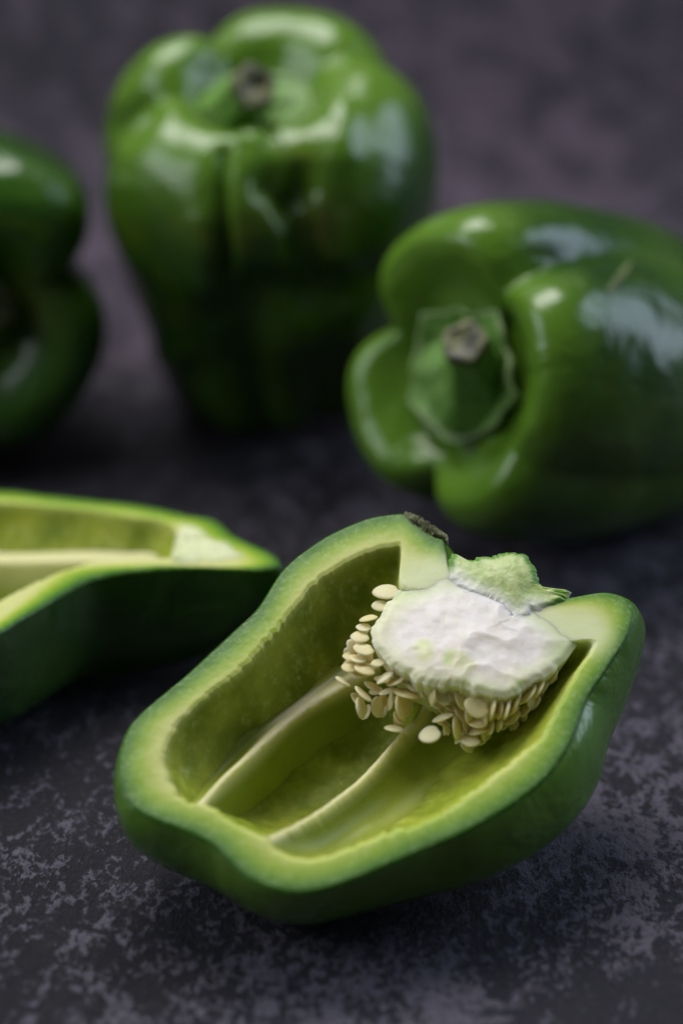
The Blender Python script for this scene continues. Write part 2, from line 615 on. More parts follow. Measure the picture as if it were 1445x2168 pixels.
        if pale_px is not None:
            L = spline(s.flat(pale_px), 50, closed=False)
            dm = np.full(fs.shape, 9.0)
            for p in L:
                dm = np.minimum(dm, np.hypot(A[..., 0] - p[0], A[..., 1] - p[1]))
            pale = (1 - sstep(0.0012, 0.0070, dm)) * (1 - cav)
        # fewer columns towards the middle of the floor
        qq = np.r_[np.ones(kr), q[:, 0]]
        V, a_fs, a_cav, a_pale, f, n0, prev = [], [], [], [], [], 0, None
        for i in range(len(qq)):
            st = 1 if qq[i] > 0.5 else (3 if qq[i] > 0.22 else (12 if qq[i] > 0.08 else 60))
            V.append(P[i, ::st])
            a_fs.append(fs[i, ::st])
            a_cav.append(cav[i, ::st])
            a_pale.append(pale[i, ::st])
            m = s.M // st
            if prev is not None:
                p0, pm = prev
                k = pm // m
                for jj in range(m):
                    f.append(tuple(p0 + (k * jj + x) % pm for x in range(k + 1)) + (n0 + (jj + 1) % m, n0 + jj))
            prev = (n0, m)
            n0 += m
        V.append(P[-1].mean(0)[None])
        f += [(prev[0] + j, prev[0] + (j + 1) % prev[1], n0) for j in range(prev[1])]
        s.flesh = mesh_obj('flesh', np.concatenate(V) - base, f, M_FLESH, root, {'from_skin': np.r_[np.concatenate(a_fs), 8], 'cavity': np.r_[np.concatenate(a_cav), 1], 'pale': np.r_[np.concatenate(a_pale), 0]})

    def membrane(s, root, base, crest, wl, wr, seed=0, n=130, m=41, top=0.10):
        """crest: (px, py, z mm) along the free edge; wl / wr: widths in mm left and right of it, (start, end)"""
        C = []
        for px, py, z in crest:
            f2 = s.flat([(px, py)], z * MM)[0]
            C.append((f2[0], f2[1], z * MM))
        C = spline(C, n, closed=False)
        T = np.gradient(C[:, :2], axis=0)
        T /= np.linalg.norm(T, axis=1)[:, None]
        Nn = np.stack([-T[:, 1], T[:, 0]], -1)
        t = np.linspace(0, 1, n)
        c = np.linspace(-1, 1, m)
        WL = (wl[0] + (wl[1] - wl[0]) * t) * MM
        WR = (wr[0] + (wr[1] - wr[0]) * t) * MM
        off = np.where(c[None] < 0, c[None] * WR[:, None], c[None] * WL[:, None])
        jag = fbm(np.stack([t * 40, t * 0 + seed, t * 0], -1), 3, seed)
        ab = C[:, None, :2] + Nn[:, None] * (off + (jag * 0.00025)[:, None] * np.exp(-(c[None] / 0.1) ** 2))[..., None]
        zb = s.cav_z(ab, s.DC) - 0.0006
        zt = C[:, 2][:, None] + (jag * 0.00025)[:, None] * np.exp(-(c[None] / 0.1) ** 2)
        x = np.abs(c)[None]
        prof = np.where(x < top, 1 - 0.06 * (x / top) ** 2, 0.94 * (1 - np.clip((x - top) / (1 - top), 0, 1)) ** 2.5)
        z = zb + np.maximum(zt - zb, 0.0) * prof
        P = s.world(ab, z)
        cr = np.broadcast_to(1 - sstep(top * 0.8, top * 2.6, x), z.shape) * 1.0
        return mesh_obj('membrane', P.reshape(-1, 3) - base, grid_faces(n, m, wrap=False), M_MEMB, root, {'crest': cr})

    def block(s, name, root, base, px, centre, mat, depth, ztop, attrs, M=420, rows=60, side=26, taper=0.72, rough=0.0006, seed=0, edge_drop=0.0007):
        """A solid piece standing up to the cut plane: rough top, rounded sides going down."""
        c = s.flat([centre])[0]
        q = spline(s.flat(px), 900) - c
        a, r = np.arctan2(q[:, 1], q[:, 0]), np.hypot(q[:, 0], q[:, 1])
        o = np.argsort(a)
        th = np.linspace(-math.pi, math.pi, M, endpoint=False)
        R = np.interp(th, np.r_[a[o] - 2 * math.pi, a[o], a[o] + 2 * math.pi], np.r_[r[o], r[o], r[o]])
        R = R + fbm(np.stack([np.cos(th) * 9, np.sin(th) * 9, th * 0 + seed], -1), 3, seed) * 0.0006
        u = np.linspace(0, 1, rows)[:, None] ** 0.8
        u = np.maximum(u, 0.003)
        ab = c + np.stack([np.cos(th) * R * u, np.sin(th) * R * u], -1)
        q3 = np.concatenate([ab * 1000, np.zeros(ab.shape[:-1] + (1,))], -1)
        dist = R * (1 - u)
        z = ztop(ab) if callable(ztop) else np.full(ab.shape[:-1], ztop)
        z = z + fbm(q3 * 0.22, 4, 50 + seed) * rough * 1.0 + fbm(q3 * 0.9, 2, 60 + seed) * rough * 0.15
        z = z - edge_drop * (1 - sstep(0, 0.0018, dist)) ** 2
        v = np.linspace(0, 1, side)[1:, None]
        sc = (1 - (1 - taper) * v) * np.sqrt(np.clip(1 - (v * 0.995) ** 3, 0, 1))
        ab2 = c + np.stack([np.cos(th) * R * sc, np.sin(th) * R * sc], -1)
        q4 = np.concatenate([ab2 * 1000, np.broadcast_to(v * depth * 1000, ab2.shape[:-1])[..., None]], -1)
        z2 = z[-1] - depth * v + fbm(q4 * 0.3, 2, 70 + seed) * 0.0005
        P = np.concatenate([s.world(ab, z), s.world(ab2, z2)])
        nr = rows + side - 1
        f = grid_faces(nr, M, flip=True)
        f = [x[::-1] for x in grid_faces(nr, M)]
        AB = np.concatenate([ab, ab2])
        DI = np.concatenate([np.broadcast_to(dist, (rows, M)), np.zeros((side - 1, M))])
        VV = np.concatenate([np.zeros((rows, M)), np.broadcast_to(v, (side - 1, M))])
        av = {k: fn(AB, DI, VV, th) for k, fn in attrs.items()}
        return mesh_obj(name, P.reshape(-1, 3) - base, f, mat, root, av)


# --- the front half, in focus
OUT = [(857, 1089), (815, 1092), (775, 1100), (711, 1126), (658, 1158), (598, 1208), (545, 1288), (500, 1332), (443, 1385), (390, 1434), (337, 1478), (292, 1518),
       (266, 1554), (250, 1610), (253, 1660), (272, 1704), (300, 1727), (338, 1745), (383, 1761), (421, 1778), (455, 1799), (488, 1832), (527, 1865), (577, 1887),
       (632, 1895), (687, 1887), (743, 1868), (829, 1833), (906, 1800), (984, 1767), (1050, 1730), (1112, 1689), (1164, 1643), (1200, 1591), (1221, 1547),
       (1243, 1483), (1278, 1430), (1319, 1366), (1344, 1312), (1342, 1285), (1325, 1267), (1284, 1256), (1225, 1264), (1165, 1278), (1120, 1300), (1060, 1270),
       (1000, 1240), (955, 1212), (944, 1170), (938, 1143), (919, 1136), (885, 1108)]
CAV = [(854, 1155), (805, 1163), (742, 1187), (681, 1224), (638, 1271), (591, 1330), (551, 1377), (500, 1430), (453, 1464), (407, 1504), (362, 1560), (351, 1610),
       (363, 1655), (385, 1694), (412, 1706), (438, 1704), (488, 1738), (532, 1760), (565, 1778), (599, 1808), (643, 1820), (687, 1815), (731, 1800), (798, 1771),
       (864, 1752), (930, 1724), (989, 1686), (1056, 1634), (1112, 1591), (1155, 1547), (1185, 1483), (1218, 1424), (1248, 1382), (1256, 1350), (1228, 1356),
       (1180, 1368), (1120, 1372), (1050, 1350), (980, 1300), (900, 1262), (851, 1249), (842, 1214), (850, 1175)]
FILL = [p for p in OUT[:41]] + [(1284, 1256), (1225, 1262), (1165, 1272), (1110, 1262), (1060, 1240), (1022, 1205), (1010, 1170), (1000, 1140), (975, 1112), (940, 1095), (900, 1085)]
T = math.radians(24)
n1 = (0, -math.sin(T), math.cos(T))
d0 = rays([(632, 1895)])[0]
P1 = CAM + d0 * ((0.018 - CAM[2]) / d0[2])
h1 = Half(P1, n1, (760, 1500), OUT, CAV, FILL, bulges=((-8, 30, 0.15), (-45, 22, 0.06), (-150, 28, 0.02), (-100, 25, -0.05)))
h1.D = h1.fit_depth()
h1.pocket_px = [(850, 1500), (760, 1570), (660, 1650), (560, 1725)]
print('front half depth %.4f' % h1.D)
base1 = np.append(h1.world(h1.c, np.array(0.0))[:2], 0.0)
front = thing('halved_pepper', 'front pepper half, cut side up, with white core and many cream seeds', 'pepper half', base1, 'halves of a cut green bell pepper')
h1.build(front, base1, h1.D - 0.0095, M_SKIN_CUT, 0, [(851, 1249), (885, 1238), (930, 1222), (960, 1240), (1010, 1255), (1090, 1310), (1150, 1330), (1200, 1345), (1235, 1345)])
h1.membrane(front, base1, [(800, 1405, -11), (754, 1436, -12), (698, 1468, -12), (643, 1502, -11.5), (588, 1546, -10), (532, 1596, -7.5), (477, 1645, -4), (436, 1690, -0.6), (418, 1708, 0.3)],
            (6.0, 3.5), (13.0, 5.0), 3, top=0.11)
h1.membrane(front, base1, [(905, 1470, -11), (889, 1512, -11.5), (860, 1540, -11), (826, 1577, -10.5), (798, 1610, -10), (754, 1655, -8.5), (698, 1699, -6.5), (643, 1735, -4), (588, 1763, -1.4), (556, 1778, 0.2)],
            (19.0, 11.0), (6.0, 3.5), 8, top=0.055)

CORE = [(851, 1249), (880, 1236), (905, 1225), (935, 1215), (955, 1222), (985, 1245), (1030, 1262), (1070, 1285), (1095, 1310), (1115, 1300), (1130, 1288), (1155, 1300), (1185, 1325), (1220, 1352), (1206, 1380),
        (1185, 1407), (1158, 1432), (1115, 1457), (1068, 1480), (1021, 1474), (974, 1462), (927, 1456), (887, 1450), (857, 1428), (822, 1407), (799, 1383), (785, 1348),
        (799, 1313), (822, 1275)]
h1_core_c = h1.flat([(985, 1370)])[0]


def core_top(ab):
    r = np.hypot(*(np.moveaxis(ab - h1_core_c, -1, 0)))
    dm = np.full(ab.shape[:-1], 9.0)
    for p in np.concatenate([spline(h1.flat([(845, 1252), (885, 1238), (930, 1216), (960, 1222)]), 30, closed=False), spline(h1.flat([(1140, 1292), (1185, 1325), (1224, 1354), (1208, 1385)]), 30, closed=False)]):
        dm = np.minimum(dm, np.hypot(ab[..., 0] - p[0], ab[..., 1] - p[1]))
    k = sstep(0.0003, 0.0055, dm)
    q3 = np.concatenate([ab * 1000, np.zeros(ab.shape[:-1] + (1,))], -1)
    ridge = 1 - np.abs(fbm(q3 * 0.13, 3, 91))
    k = k * (1.0 + 0.35 * (ridge ** 3 - 0.5))
    return (0.0009 + 0.0010 * np.exp(-(r / 0.012) ** 2)) * k + 0.0004 * (1 - k)


core_up = h1.flat([(1000, 1200)])[0] - h1_core_c


def core_edge(AB, DI, VV, th):
    d_ = np.full(AB.shape[:-1], 9.0)
    for p in h1.flat([(893, 1382), (898, 1400), (972, 1412), (985, 1422), (955, 1408), (810, 1320)]):
        d_ = np.minimum(d_, np.hypot(AB[..., 0] - p[0], AB[..., 1] - p[1]))
    u_ = np.full(AB.shape[:-1], 9.0)
    for p in spline(h1.flat([(945, 1225), (985, 1255), (1030, 1280), (1066, 1303), (1096, 1325), (1130, 1300)]), 40, closed=False):
        u_ = np.minimum(u_, np.hypot(AB[..., 0] - p[0], AB[..., 1] - p[1]))
    return np.maximum(0.8 * (1 - sstep(0.0005, 0.006, DI)) * sstep(0.0015, 0.006, u_), 1 - sstep(0.0005, 0.0028, d_))


def core_green(AB, DI, VV, th):
    g = 0.55 * (1 - sstep(0.0, 0.0012, DI)) * (VV <= 0)
    up_ = spline(h1.flat([(851, 1249), (885, 1238), (930, 1216), (958, 1222)]), 30, closed=False)
    rt_ = spline(h1.flat([(1140, 1292), (1185, 1325), (1222, 1354), (1205, 1385)]), 30, closed=False)
    dm = np.full(AB.shape[:-1], 9.0)
    for p in np.concatenate([up_, rt_]):
        dm = np.minimum(dm, np.hypot(AB[..., 0] - p[0], AB[..., 1] - p[1]))
    neck = 1 - sstep(0.0, 0.0065, dm)
    return np.clip(g * 0.5 + neck + 0.45 * VV, 0, 1)


core = h1.block('core', front, base1, CORE, (985, 1370), M_CORE, 0.018, core_top, {'edge': core_edge, 'green': core_green}, seed=2, rough=0.00024, taper=0.74)

STEM = [(948, 1212), (950, 1190), (954, 1176), (970, 1190), (989, 1193), (1010, 1187), (1044, 1187), (1062, 1179), (1080, 1176), (1098, 1179), (1112, 1184), (1120, 1196), (1129, 1208), (1132, 1222), (1143, 1236),
        (1143, 1248), (1158, 1250), (1167, 1258), (1164, 1266), (1185, 1262), (1208, 1258), (1219, 1263), (1205, 1272), (1170, 1285), (1140, 1296), (1118, 1312), (1096, 1322), (1066, 1303), (1030, 1280), (985, 1260), (955, 1238)]
stem_low = h1.flat([(955, 1238), (985, 1260), (1030, 1282), (1066, 1305), (1096, 1325), (1130, 1300)])


def stem_pale(AB, DI, VV, th):
    d = np.full(AB.shape[:-1], 9.0)
    L = spline(stem_low, 60, closed=False)
    for p in L:
        d = np.minimum(d, np.hypot(AB[..., 0] - p[0], AB[..., 1] - p[1]))
    return (1 - sstep(0.0, 0.0042, d)) * (VV <= 0)


def stem_edge(AB, DI, VV, th):
    return np.clip((1 - sstep(0.0005, 0.0022, DI)) * (1 - stem_pale(AB, DI, VV * 0, th)) + (VV > 0), 0, 1)


def stem_top(ab):
    m = h1.flat([(1075, 1225)])[0]
    r = np.hypot(*np.moveaxis(ab - m, -1, 0))
    return 0.0011 + 0.0016 * np.exp(-(r / 0.005) ** 2)


h1.block('stem', front, base1, STEM, (1065, 1245), M_CUT, 0.009, stem_top, {'edge': stem_edge, 'pale': stem_pale}, seed=6, rough=0.00035, taper=0.8, M=360, rows=40)

# dried scar of the calyx along the top of the shoulder
sc_px = spline([(856, 1090), (872, 1101), (893, 1113), (908, 1122), (925, 1131), (944, 1141), (949, 1160)], 70, closed=False)
F2 = h1.flat(sc_px)
V, FF = [], []
for i, p in enumerate(F2):
    u = i / 69
    w = 0.0010 * math.sin(math.pi * min(1, 0.15 + u * 0.9)) + 0.0003 * rng.random()
    for k in range(9):
        a = math.pi * 2 * k / 9
        rr = w * (1 + 0.45 * (rng.random() - 0.5))
        V.append(h1.world(p + np.array([0, rr * math.cos(a)]) + np.array([rr * 0.3 * math.cos(a), 0]), np.array(0.0002 + rr * 0.8 * math.sin(a))) - base1)
mesh_obj('calyx_scar', V, grid_faces(70, 9), M_SCAR, front, smooth=False)


# seeds
def seed_mesh(k):
    r = np.random.default_rng(100 + k)
    nr, ns = 9, 22
    V = []
    for i in range(nr):
        t = math.pi * i / (nr - 1)
        for j in range(ns):
            a = 2 * math.pi * j / ns
            R = 1 + 0.05 * math.cos(2 * a + k) - 0.16 * math.exp(-((a - 0.4) / 0.35) ** 2) + 0.10 * math.exp(-((a - math.pi) / 0.5) ** 2)
            s = max(math.sin(t), 1e-5) ** 0.62
            z = math.cos(t)
            V.append((R * s, R * s * 0.0 + 0, z))
            x, y = R * s * math.cos(a), 0.9 * R * s * math.sin(a)
            dish = 0.10 * math.exp(-((math.hypot(x, y) - 0.55) / 0.25) ** 2)
            V[-1] = (x, y, z * (0.17 - dish * 0.4) + 0.05 * x * x * (1 if k % 2 else -1) + 0.03 * y)
    me = bpy.data.meshes.new('seed')
    f = grid_faces(nr, ns, flip=True)
    me.from_pydata(V, [], f)
    me.polygons.foreach_set('use_smooth', [True] * len(me.polygons))
    me.materials.append(M_SEED)
    me.update()
    return me


SEEDM = [seed_mesh(k) for k in range(5)]
# centre and size in a 1.71x crop at (600,1050): x, y, long, short, tilt (deg, clockwise in the picture), depth below the cut (mm)
SEEDS = [(375, 347, 94, 64, 0, -1), (352, 398, 60, 46, -5, -1.5), (308, 442, 66, 30, -14, -1.5), (291, 476, 56, 34, 0, -2), (278, 510, 68, 48, 5, -2), (249, 546, 50, 42, 60, -3.5),
         (292, 556, 72, 50, 8, -2), (243, 583, 56, 36, 10, -4), (272, 590, 70, 36, 8, -3), (241, 620, 60, 42, 8, -4), (296, 628, 72, 48, 16, -3), (342, 604, 46, 32, -10, -1),
         (368, 655, 72, 34, -38, -2), (408, 668, 76, 36, -28, -2.5), (378, 706, 64, 28, -16, -4), (218, 672, 60, 28, 32, -5), (290, 720, 76, 34, 40, -5), (281, 770, 76, 44, 75, -6),
         (339, 766, 76, 52, 85, -7.5), (386, 745, 74, 34, 100, -7), (446, 715, 84, 46, 14, -3.5), (430, 762, 100, 62, 80, -5), (404, 842, 74, 34, 6, -8), (420, 805, 60, 40, 50, -8),
         (531, 863, 80, 64, -12, -5), (578, 800, 76, 34, -20, -4.5), (590, 760, 70, 28, 38, -4.5), (538, 722, 76, 38, 92, -2), (580, 725, 74, 62, 50, -2.2), (612, 718, 60, 40, 80, -2.5), (646, 735, 78, 56, 70, -2.5),
         (700, 766, 86, 80, 20, -1.5), (754, 773, 78, 34, 102, -2), (782, 775, 74, 34, 98, -2.5), (806, 775, 78, 32, 105, -2), (838, 752, 84, 36, 112, -2), (882, 722, 86, 46, 128, -2),
         (917, 704, 80, 40, 120, -2), (966, 652, 74, 48, 122, -3), (628, 840, 96, 44, 88, -6), (661, 830, 80, 40, 75, -7), (704, 824, 68, 40, 0, -5), (702, 850, 70, 36, -15, -6.5), (676, 886, 74, 48, 5, -7),
         (746, 838, 64, 38, 105, -6), (780, 822, 66, 36, 100, -5.5), (826, 806, 66, 42, 135, -5.5), (868, 778, 66, 42, 135, -5.5), (905, 750, 66, 42, 130, -5.5), (640, 786, 70, 40, 60, -5), (470, 690, 60, 40, 30, -3), (505, 705, 60, 34, 80, -3.5),
         (672, 792, 72, 40, 85, -4.5), (725, 812, 66, 36, 95, -5), (938, 690, 70, 40, 125, -4), (590, 842, 50, 30, 70, -8), (322, 690, 60, 34, 25, -6), (360, 740, 62, 36, 90, -8.5), (262, 600, 60, 40, 20, -6), (264, 540, 60, 40, 40, -5.5)]
vd = None
rs = random.Random(3)
for (cx, cy, L, Sh, tilt, z) in list(SEEDS):
    if z < -1.8 and rs.random() < 0.75:
        SEEDS.append((cx + rs.uniform(-26, 26), cy + rs.uniform(0, 26), L * rs.uniform(0.75, 0.95), Sh * rs.uniform(0.8, 1.2), tilt + rs.uniform(-50, 50), z - rs.uniform(2.0, 3.5)))
for i, (cx, cy, L, Sh, tilt, z) in enumerate(SEEDS):
    px = np.array([600 + cx / 1.71, 1050 + cy / 1.71])
    p = on_plane([px], h1.P0 + h1.n * z * MM, h1.n)[0]
    dist = (p - CAM) @ FWD
    toM = dist / FPX / 1.71
    a = 0.52 * L * toM
    ratio = min(1.0, max(0.0, (Sh / L - 0.26) / 0.70))
    v = nrm(CAM - p)
    xr = nrm(RIGHT - v * (RIGHT @ v))
    yu = np.cross(v, xr)
    t = math.radians(-tilt)
    ax = xr * math.cos(t) + yu * math.sin(t)
    ay = np.cross(v, ax)
    ph = math.acos(min(1, max(0.12, ratio)))
    # lean the flat face towards the light above
    sgn = 1 if ay[2] > 0 else -1
    nz = nrm(v * math.cos(ph) + ay * sgn * math.sin(ph))
    ay2 = np.cross(nz, ax)
    o = bpy.data.objects.new('seed', SEEDM[i % 5])
    COL.objects.link(o)
    o.parent = core
    Mx = Matrix(np.stack([ax, ay2, nz], -1).tolist()).to_4x4()
    o.matrix_local = Matrix.Translation(Vector((p - base1).tolist())) @ Mx @ Matrix.Diagonal((a, a, a * 1.05, 1))

# --- the left half, running out of the picture
OUT2 = [(593, 1192), (588, 1201), (560, 1207), (531, 1209), (443, 1206), (376, 1206), (310, 1210), (248, 1217), (199, 1228), (168, 1241), (133, 1261), (89, 1288), (44, 1315), (0, 1343), (-70, 1378), (-170, 1404),
        (-300, 1395), (-420, 1350), (-490, 1260), (-480, 1160), (-400, 1090), (-260, 1052), (-120, 1042), (0, 1042), (111, 1053), (213, 1064), (283, 1071), (337, 1080), (399, 1095), (443, 1102), (468, 1112), (496, 1137), (531, 1155), (571, 1173)]
CAV2 = [(372, 1184), (283, 1188), (213, 1191), (177, 1199), (120, 1217), (66, 1241), (27, 1260), (0, 1277), (-60, 1310), (-160, 1340), (-280, 1330), (-370, 1290), (-410, 1220), (-380, 1150), (-300, 1095), (-180, 1072), (0, 1066), (111, 1074), (213, 1084),
        (283, 1096), (340, 1104), (372, 1122), (376, 1155)]
d0 = rays([(300, 1210)])[0]
P2 = CAM + d0 * ((0.0265 - CAM[2]) / d0[2])
h2 = Half(P2, (-0.02, 0.05, 1), (60, 1180), OUT2, CAV2, None, 720)
h2.D = h2.fit_depth()
print('left half depth %.4f' % h2.D)
base2 = np.append(h2.world(h2.c, np.array(0.0))[:2], 0.0)
left = thing('halved_pepper', 'pepper half at the left edge, seen low along its cut rim, no seeds showing', 'pepper half', base2, 'halves of a cut green bell pepper')
h2.build(left, base2, h2.D - 0.006, M_SKIN_SHADED, 9)
h2.membrane(left, base2, [(372, 1166, -5), (300, 1172, -6), (200, 1176, -7), (100, 1178, -7.5), (0, 1180, -8), (-120, 1184, -7), (-260, 1192, -5), (-380, 1200, -1)], (6, 5), (8, 6), 4, top=0.3)
CORE2 = [(376, 1126), (395, 1118), (430, 1130), (465, 1150), (505, 1172), (520, 1182), (470, 1193), (410, 1196), (368, 1190), (372, 1158)]
h2.block('core', left, base2, CORE2, (410, 1165), M_CORE, 0.012, 0.0013, {'edge': lambda A, D, V, t: np.ones_like(D), 'green': lambda A, D, V, t: np.clip(0.55 + 0.5 * (1 - sstep(0, 0.003, D)), 0, 1)}, seed=4, rough=0.0014, taper=0.7, M=240, rows=36, side=18)


# ------------------------------------------------------------------ whole peppers
def whole(label, centre, axis, spin, R, Hh, profile, lobes, strokes, mat, calyx, stem, squash=(1, 1), n_t=190, n_th=300, tan=(), scars=()):
    """centre: world point of the local origin; axis: towards the stem. lobes: (angle deg, width deg, depth) grooves."""
    az = nrm(axis)
    ref = np.array([0, 0, 1.0]) if abs(az[2]) < 0.8 else np.array([0, -1.0, 0])
    ax = nrm(np.cross(ref, az))
    ay = np.cross(az, ax)
    c, s_ = math.cos(spin), math.sin(spin)
    ax, ay = ax * c + ay * s_, ay * c - ax * s_
    prof = spline(profile, n_t, closed=False)
    ps = np.linspace(0, 1, n_t)
    prof[:, 0] = np.maximum(prof[:, 0], 0.002)
    th = np.linspace(0, 2 * math.pi, n_th, endpoint=False)
    G = np.zeros(n_th)
    for a, w, d in lobes:
        dd = (th - math.radians(a) + math.pi) % (2 * math.pi) - math.pi
        G = G + d * np.exp(-np.abs(dd / math.radians(w)) ** 1.5)
    rho, zz = prof[:, :1], prof[:, 1:2]
    top = prof[:, 1].max()
    itop = int(prof[:, 1].argmax())
    inside = (np.arange(n_t) > itop)[:, None]
    up = sstep(0.35 * top, top, zz)
    lowp = 1 - sstep(0.0, 0.5 * top, zz)
    gr = 0.40 + 0.60 * np.maximum(up, lowp)
    gr = np.where(inside, gr * sstep(0.0, 0.8, rho), gr)
    r = rho * (1 - G[None] * gr)
    shoulder = np.exp(-((ps - ps[itop]) / 0.13) ** 2)[:, None]
    z = zz - G[None] * shoulder * 0.55 + G[None] * lowp * 0.25 * (1 - inside)
    X = np.stack([np.cos(th) * r * squash[0] * R, np.sin(th) * r * squash[1] * R, z * Hh * np.ones_like(r)], -1)

    def toW(L):
        return centre + L[..., :1] * ax + L[..., 1:2] * ay + L[..., 2:3] * az
    dv = nrm(centre + az * prof[-1, 1] * Hh - CAM)
    for _ in range(3):
        low = toW(X)[..., 2].min() + 0.0006
        centre = centre + dv * (low / -dv[2])
    P = toW(X)
    P = P + (fbm(X * 38, 2, 77) * 0.0012)[..., None] * nrm(np.array([0.3, -0.5, 0.6]))
    for pts, rad, amp in strokes:
        du, dv = np.roll(P, -1, 1) - np.roll(P, 1, 1), np.gradient(P, axis=0)
        nn = np.cross(du, dv)
        nn /= np.linalg.norm(nn, axis=-1)[..., None] + 1e-12
        face = sstep(0.05, 0.4, np.sum(nn * (CAM - P) / np.linalg.norm(CAM - P, axis=-1)[..., None], -1))
        uv = project(P)
        L = np.asarray(pts, float)
        if len(L) > 1:
            L = spline(L, 40, closed=False)
        dmin = np.full(uv.shape[:-1], 1e9)
        for p in L:
            dmin = np.minimum(dmin, np.hypot(uv[..., 0] - p[0], uv[..., 1] - p[1]))
        P = P + nn * (face * amp * MM * np.exp(-(dmin / rad) ** 2))[..., None]
    low = P[..., 2].min()
    P[..., 2] = np.where(P[..., 2] < 0.0004, 0.0004 + (P[..., 2] - 0.0004) * 0.02, P[..., 2])
    print(label[:30], 'lowest %.4f' % low)
    base = np.array([P[..., 0].mean(), P[..., 1].mean(), 0.0])
    root = thing('bell_pepper', label, 'bell pepper', base, 'whole green bell peppers')
    verts = P.reshape(-1, 3) - base
    f = grid_faces(n_t, n_th)
    k = len(verts)
    verts = np.concatenate([verts, P[0].mean(0)[None] - base, P[-1].mean(0)[None] - base])
    f += [(k, (j + 1) % n_th, j) for j in range(n_th)]
    b0 = (n_t - 1) * n_th
    f += [(b0 + j, b0 + (j + 1) % n_th, k + 1) for j in range(n_th)]
    sh = np.broadcast_to(np.clip(sstep(0.80 * top, 1.0 * top, zz) + inside, 0, 1), r.shape)
    tn = np.zeros(r.shape)
    uv = project(P)
    for (tx, ty, tr, ta) in tan:
        tn = np.maximum(tn, ta * np.exp(-((uv[..., 0] - tx) ** 2 + (uv[..., 1] - ty) ** 2) / tr ** 2))
    mesh_obj('skin', verts, f, mat, root, {'shoulder': np.r_[sh.ravel(), 0, 1], 'tan': np.r_[tn.ravel(), 0, 0]})
    for ends, wdt in scars:
        du, dv = np.roll(P, -1, 1) - np.roll(P, 1, 1), np.gradient(P, axis=0)
        nn = np.cross(du, dv)
        nn /= np.linalg.norm(nn, axis=-1)[..., None] + 1e-12
        front_ = np.sum(nn * (CAM - P), -1) > 0
        pts = []
        for qx, qy in spline(ends, 14, closed=False):
            dd = np.where(front_, np.hypot(uv[..., 0] - qx, uv[..., 1] - qy), 1e9)
            w_ = np.exp(-(dd / 12.0) ** 2)
            pts.append((P * w_[..., None]).reshape(-1, 3).sum(0) / w_.sum())
        pts = np.array(pts)
        VV = []
        for i, p in enumerate(pts):
            t_ = nrm(pts[min(i + 1, 13)] - pts[max(i - 1, 0)])
            up_ = nrm(nrm(CAM - p) - t_ * (nrm(CAM - p) @ t_))
            sd = np.cross(t_, up_)
            ww = wdt * (0.35 + 0.75 * math.sin(math.pi * (i + 0.6) / 14.2)) * (0.8 + 0.4 * rng.random())
            VV += [p - base + sd * ww * math.cos(a_) + up_ * ww * 0.5 * math.sin(a_) for a_ in np.linspace(0, 2 * math.pi, 8, endpoint=False)]
        mesh_obj('scar', VV, grid_faces(14, 8), M_NICK, root)
    # calyx
    zc = prof[-1, 1] * Hh
    if calyx:
        Rc, npt, lift, rise = calyx
        m, nr = 150, 26
        a = np.linspace(0, 2 * math.pi, m, endpoint=False)
        pt = np.abs(((a * npt / (2 * math.pi)) % 1) - 0.5) * 2
        Rr = Rc * (0.90 + 0.16 * pt ** 3 + 0.05 * np.sin(2 * a + 1) + 0.03 * np.sin(7 * a) + 0.02 * np.sin(13 * a + 2))
        u = np.linspace(0.02, 1, nr)[:, None]
        zt = zc + lift + rise * u ** 3 * (0.8 + 0.35 * np.sin(3 * a + 0.6) + 0.2 * np.sin(8 * a))[None] + 0.0009 * np.cos(a * npt)[None] * np.sin(u * math.pi)
        T_ = np.stack([np.cos(a) * Rr * u, np.sin(a) * Rr * u, zt], -1)
        B_ = np.stack([np.cos(a) * Rr * u[::-1] * 0.985, np.sin(a) * Rr * u[::-1] * 0.985, zt[::-1] - 0.0022], -1)
        V = toW(np.concatenate([T_, B_])).reshape(-1, 3) - base
        e = np.concatenate([np.broadcast_to(0.6 * sstep(0.90, 0.99, u), (nr, m)), np.broadcast_to(0.6 * sstep(0.90, 1.0, u[::-1]), (nr, m))])
        mesh_obj('calyx', V, grid_faces(2 * nr, m, flip=True), M_STALK, root, {'edge': e, 'dry': np.zeros(e.size)})
    if stem:
        path_px, rads = stem       # (px, py, height in metres above the calyx) ; radii in metres
        C = []
        for (a_, b_, hgt) in path_px:
            Pp = centre + az * (zc + hgt)
            C.append(on_plane([(a_, b_)], Pp, az)[0])
        C = spline(C, 46, closed=False)
        Rd = np.interp(np.linspace(0, 1, 46), np.linspace(0, 1, len(rads)), rads)
        Tn = np.gradient(C, axis=0)
        Tn /= np.linalg.norm(Tn, axis=1)[:, None]
        m = 60
        a = np.linspace(0, 2 * math.pi, m, endpoint=False)
        rows = []
        for i in range(46):
            b1 = nrm(np.cross(Tn[i], [0.2, 0.1, 1.0]))
            b2 = np.cross(Tn[i], b1)
            rr = Rd[i] * (1 + 0.07 * np.cos(5 * a + 0.6 * i / 46) + 0.02 * np.sin(11 * a))
            rows.append(C[i] + rr[:, None] * (np.cos(a)[:, None] * b1 + np.sin(a)[:, None] * b2))
        dry = [0.0] * 40 + [0.15, 0.3, 0.5, 0.7, 0.9, 1.0]
        for kx in (0.9, 0.72, 0.45, 0.2, 0.03):
            q = (rows[45] - C[45]) * kx + C[45]
            bumpy = fbm(np.concatenate([q * 500], -1), 2, 5)[:, None] * 0.0007
            rows.append(q + Tn[45] * (0.0004 - 0.0012 * (1 - kx) * (kx < 0.5)) + Tn[45] * bumpy)
            dry.append(1.0)
        V = np.array(rows).reshape(-1, 3) - base
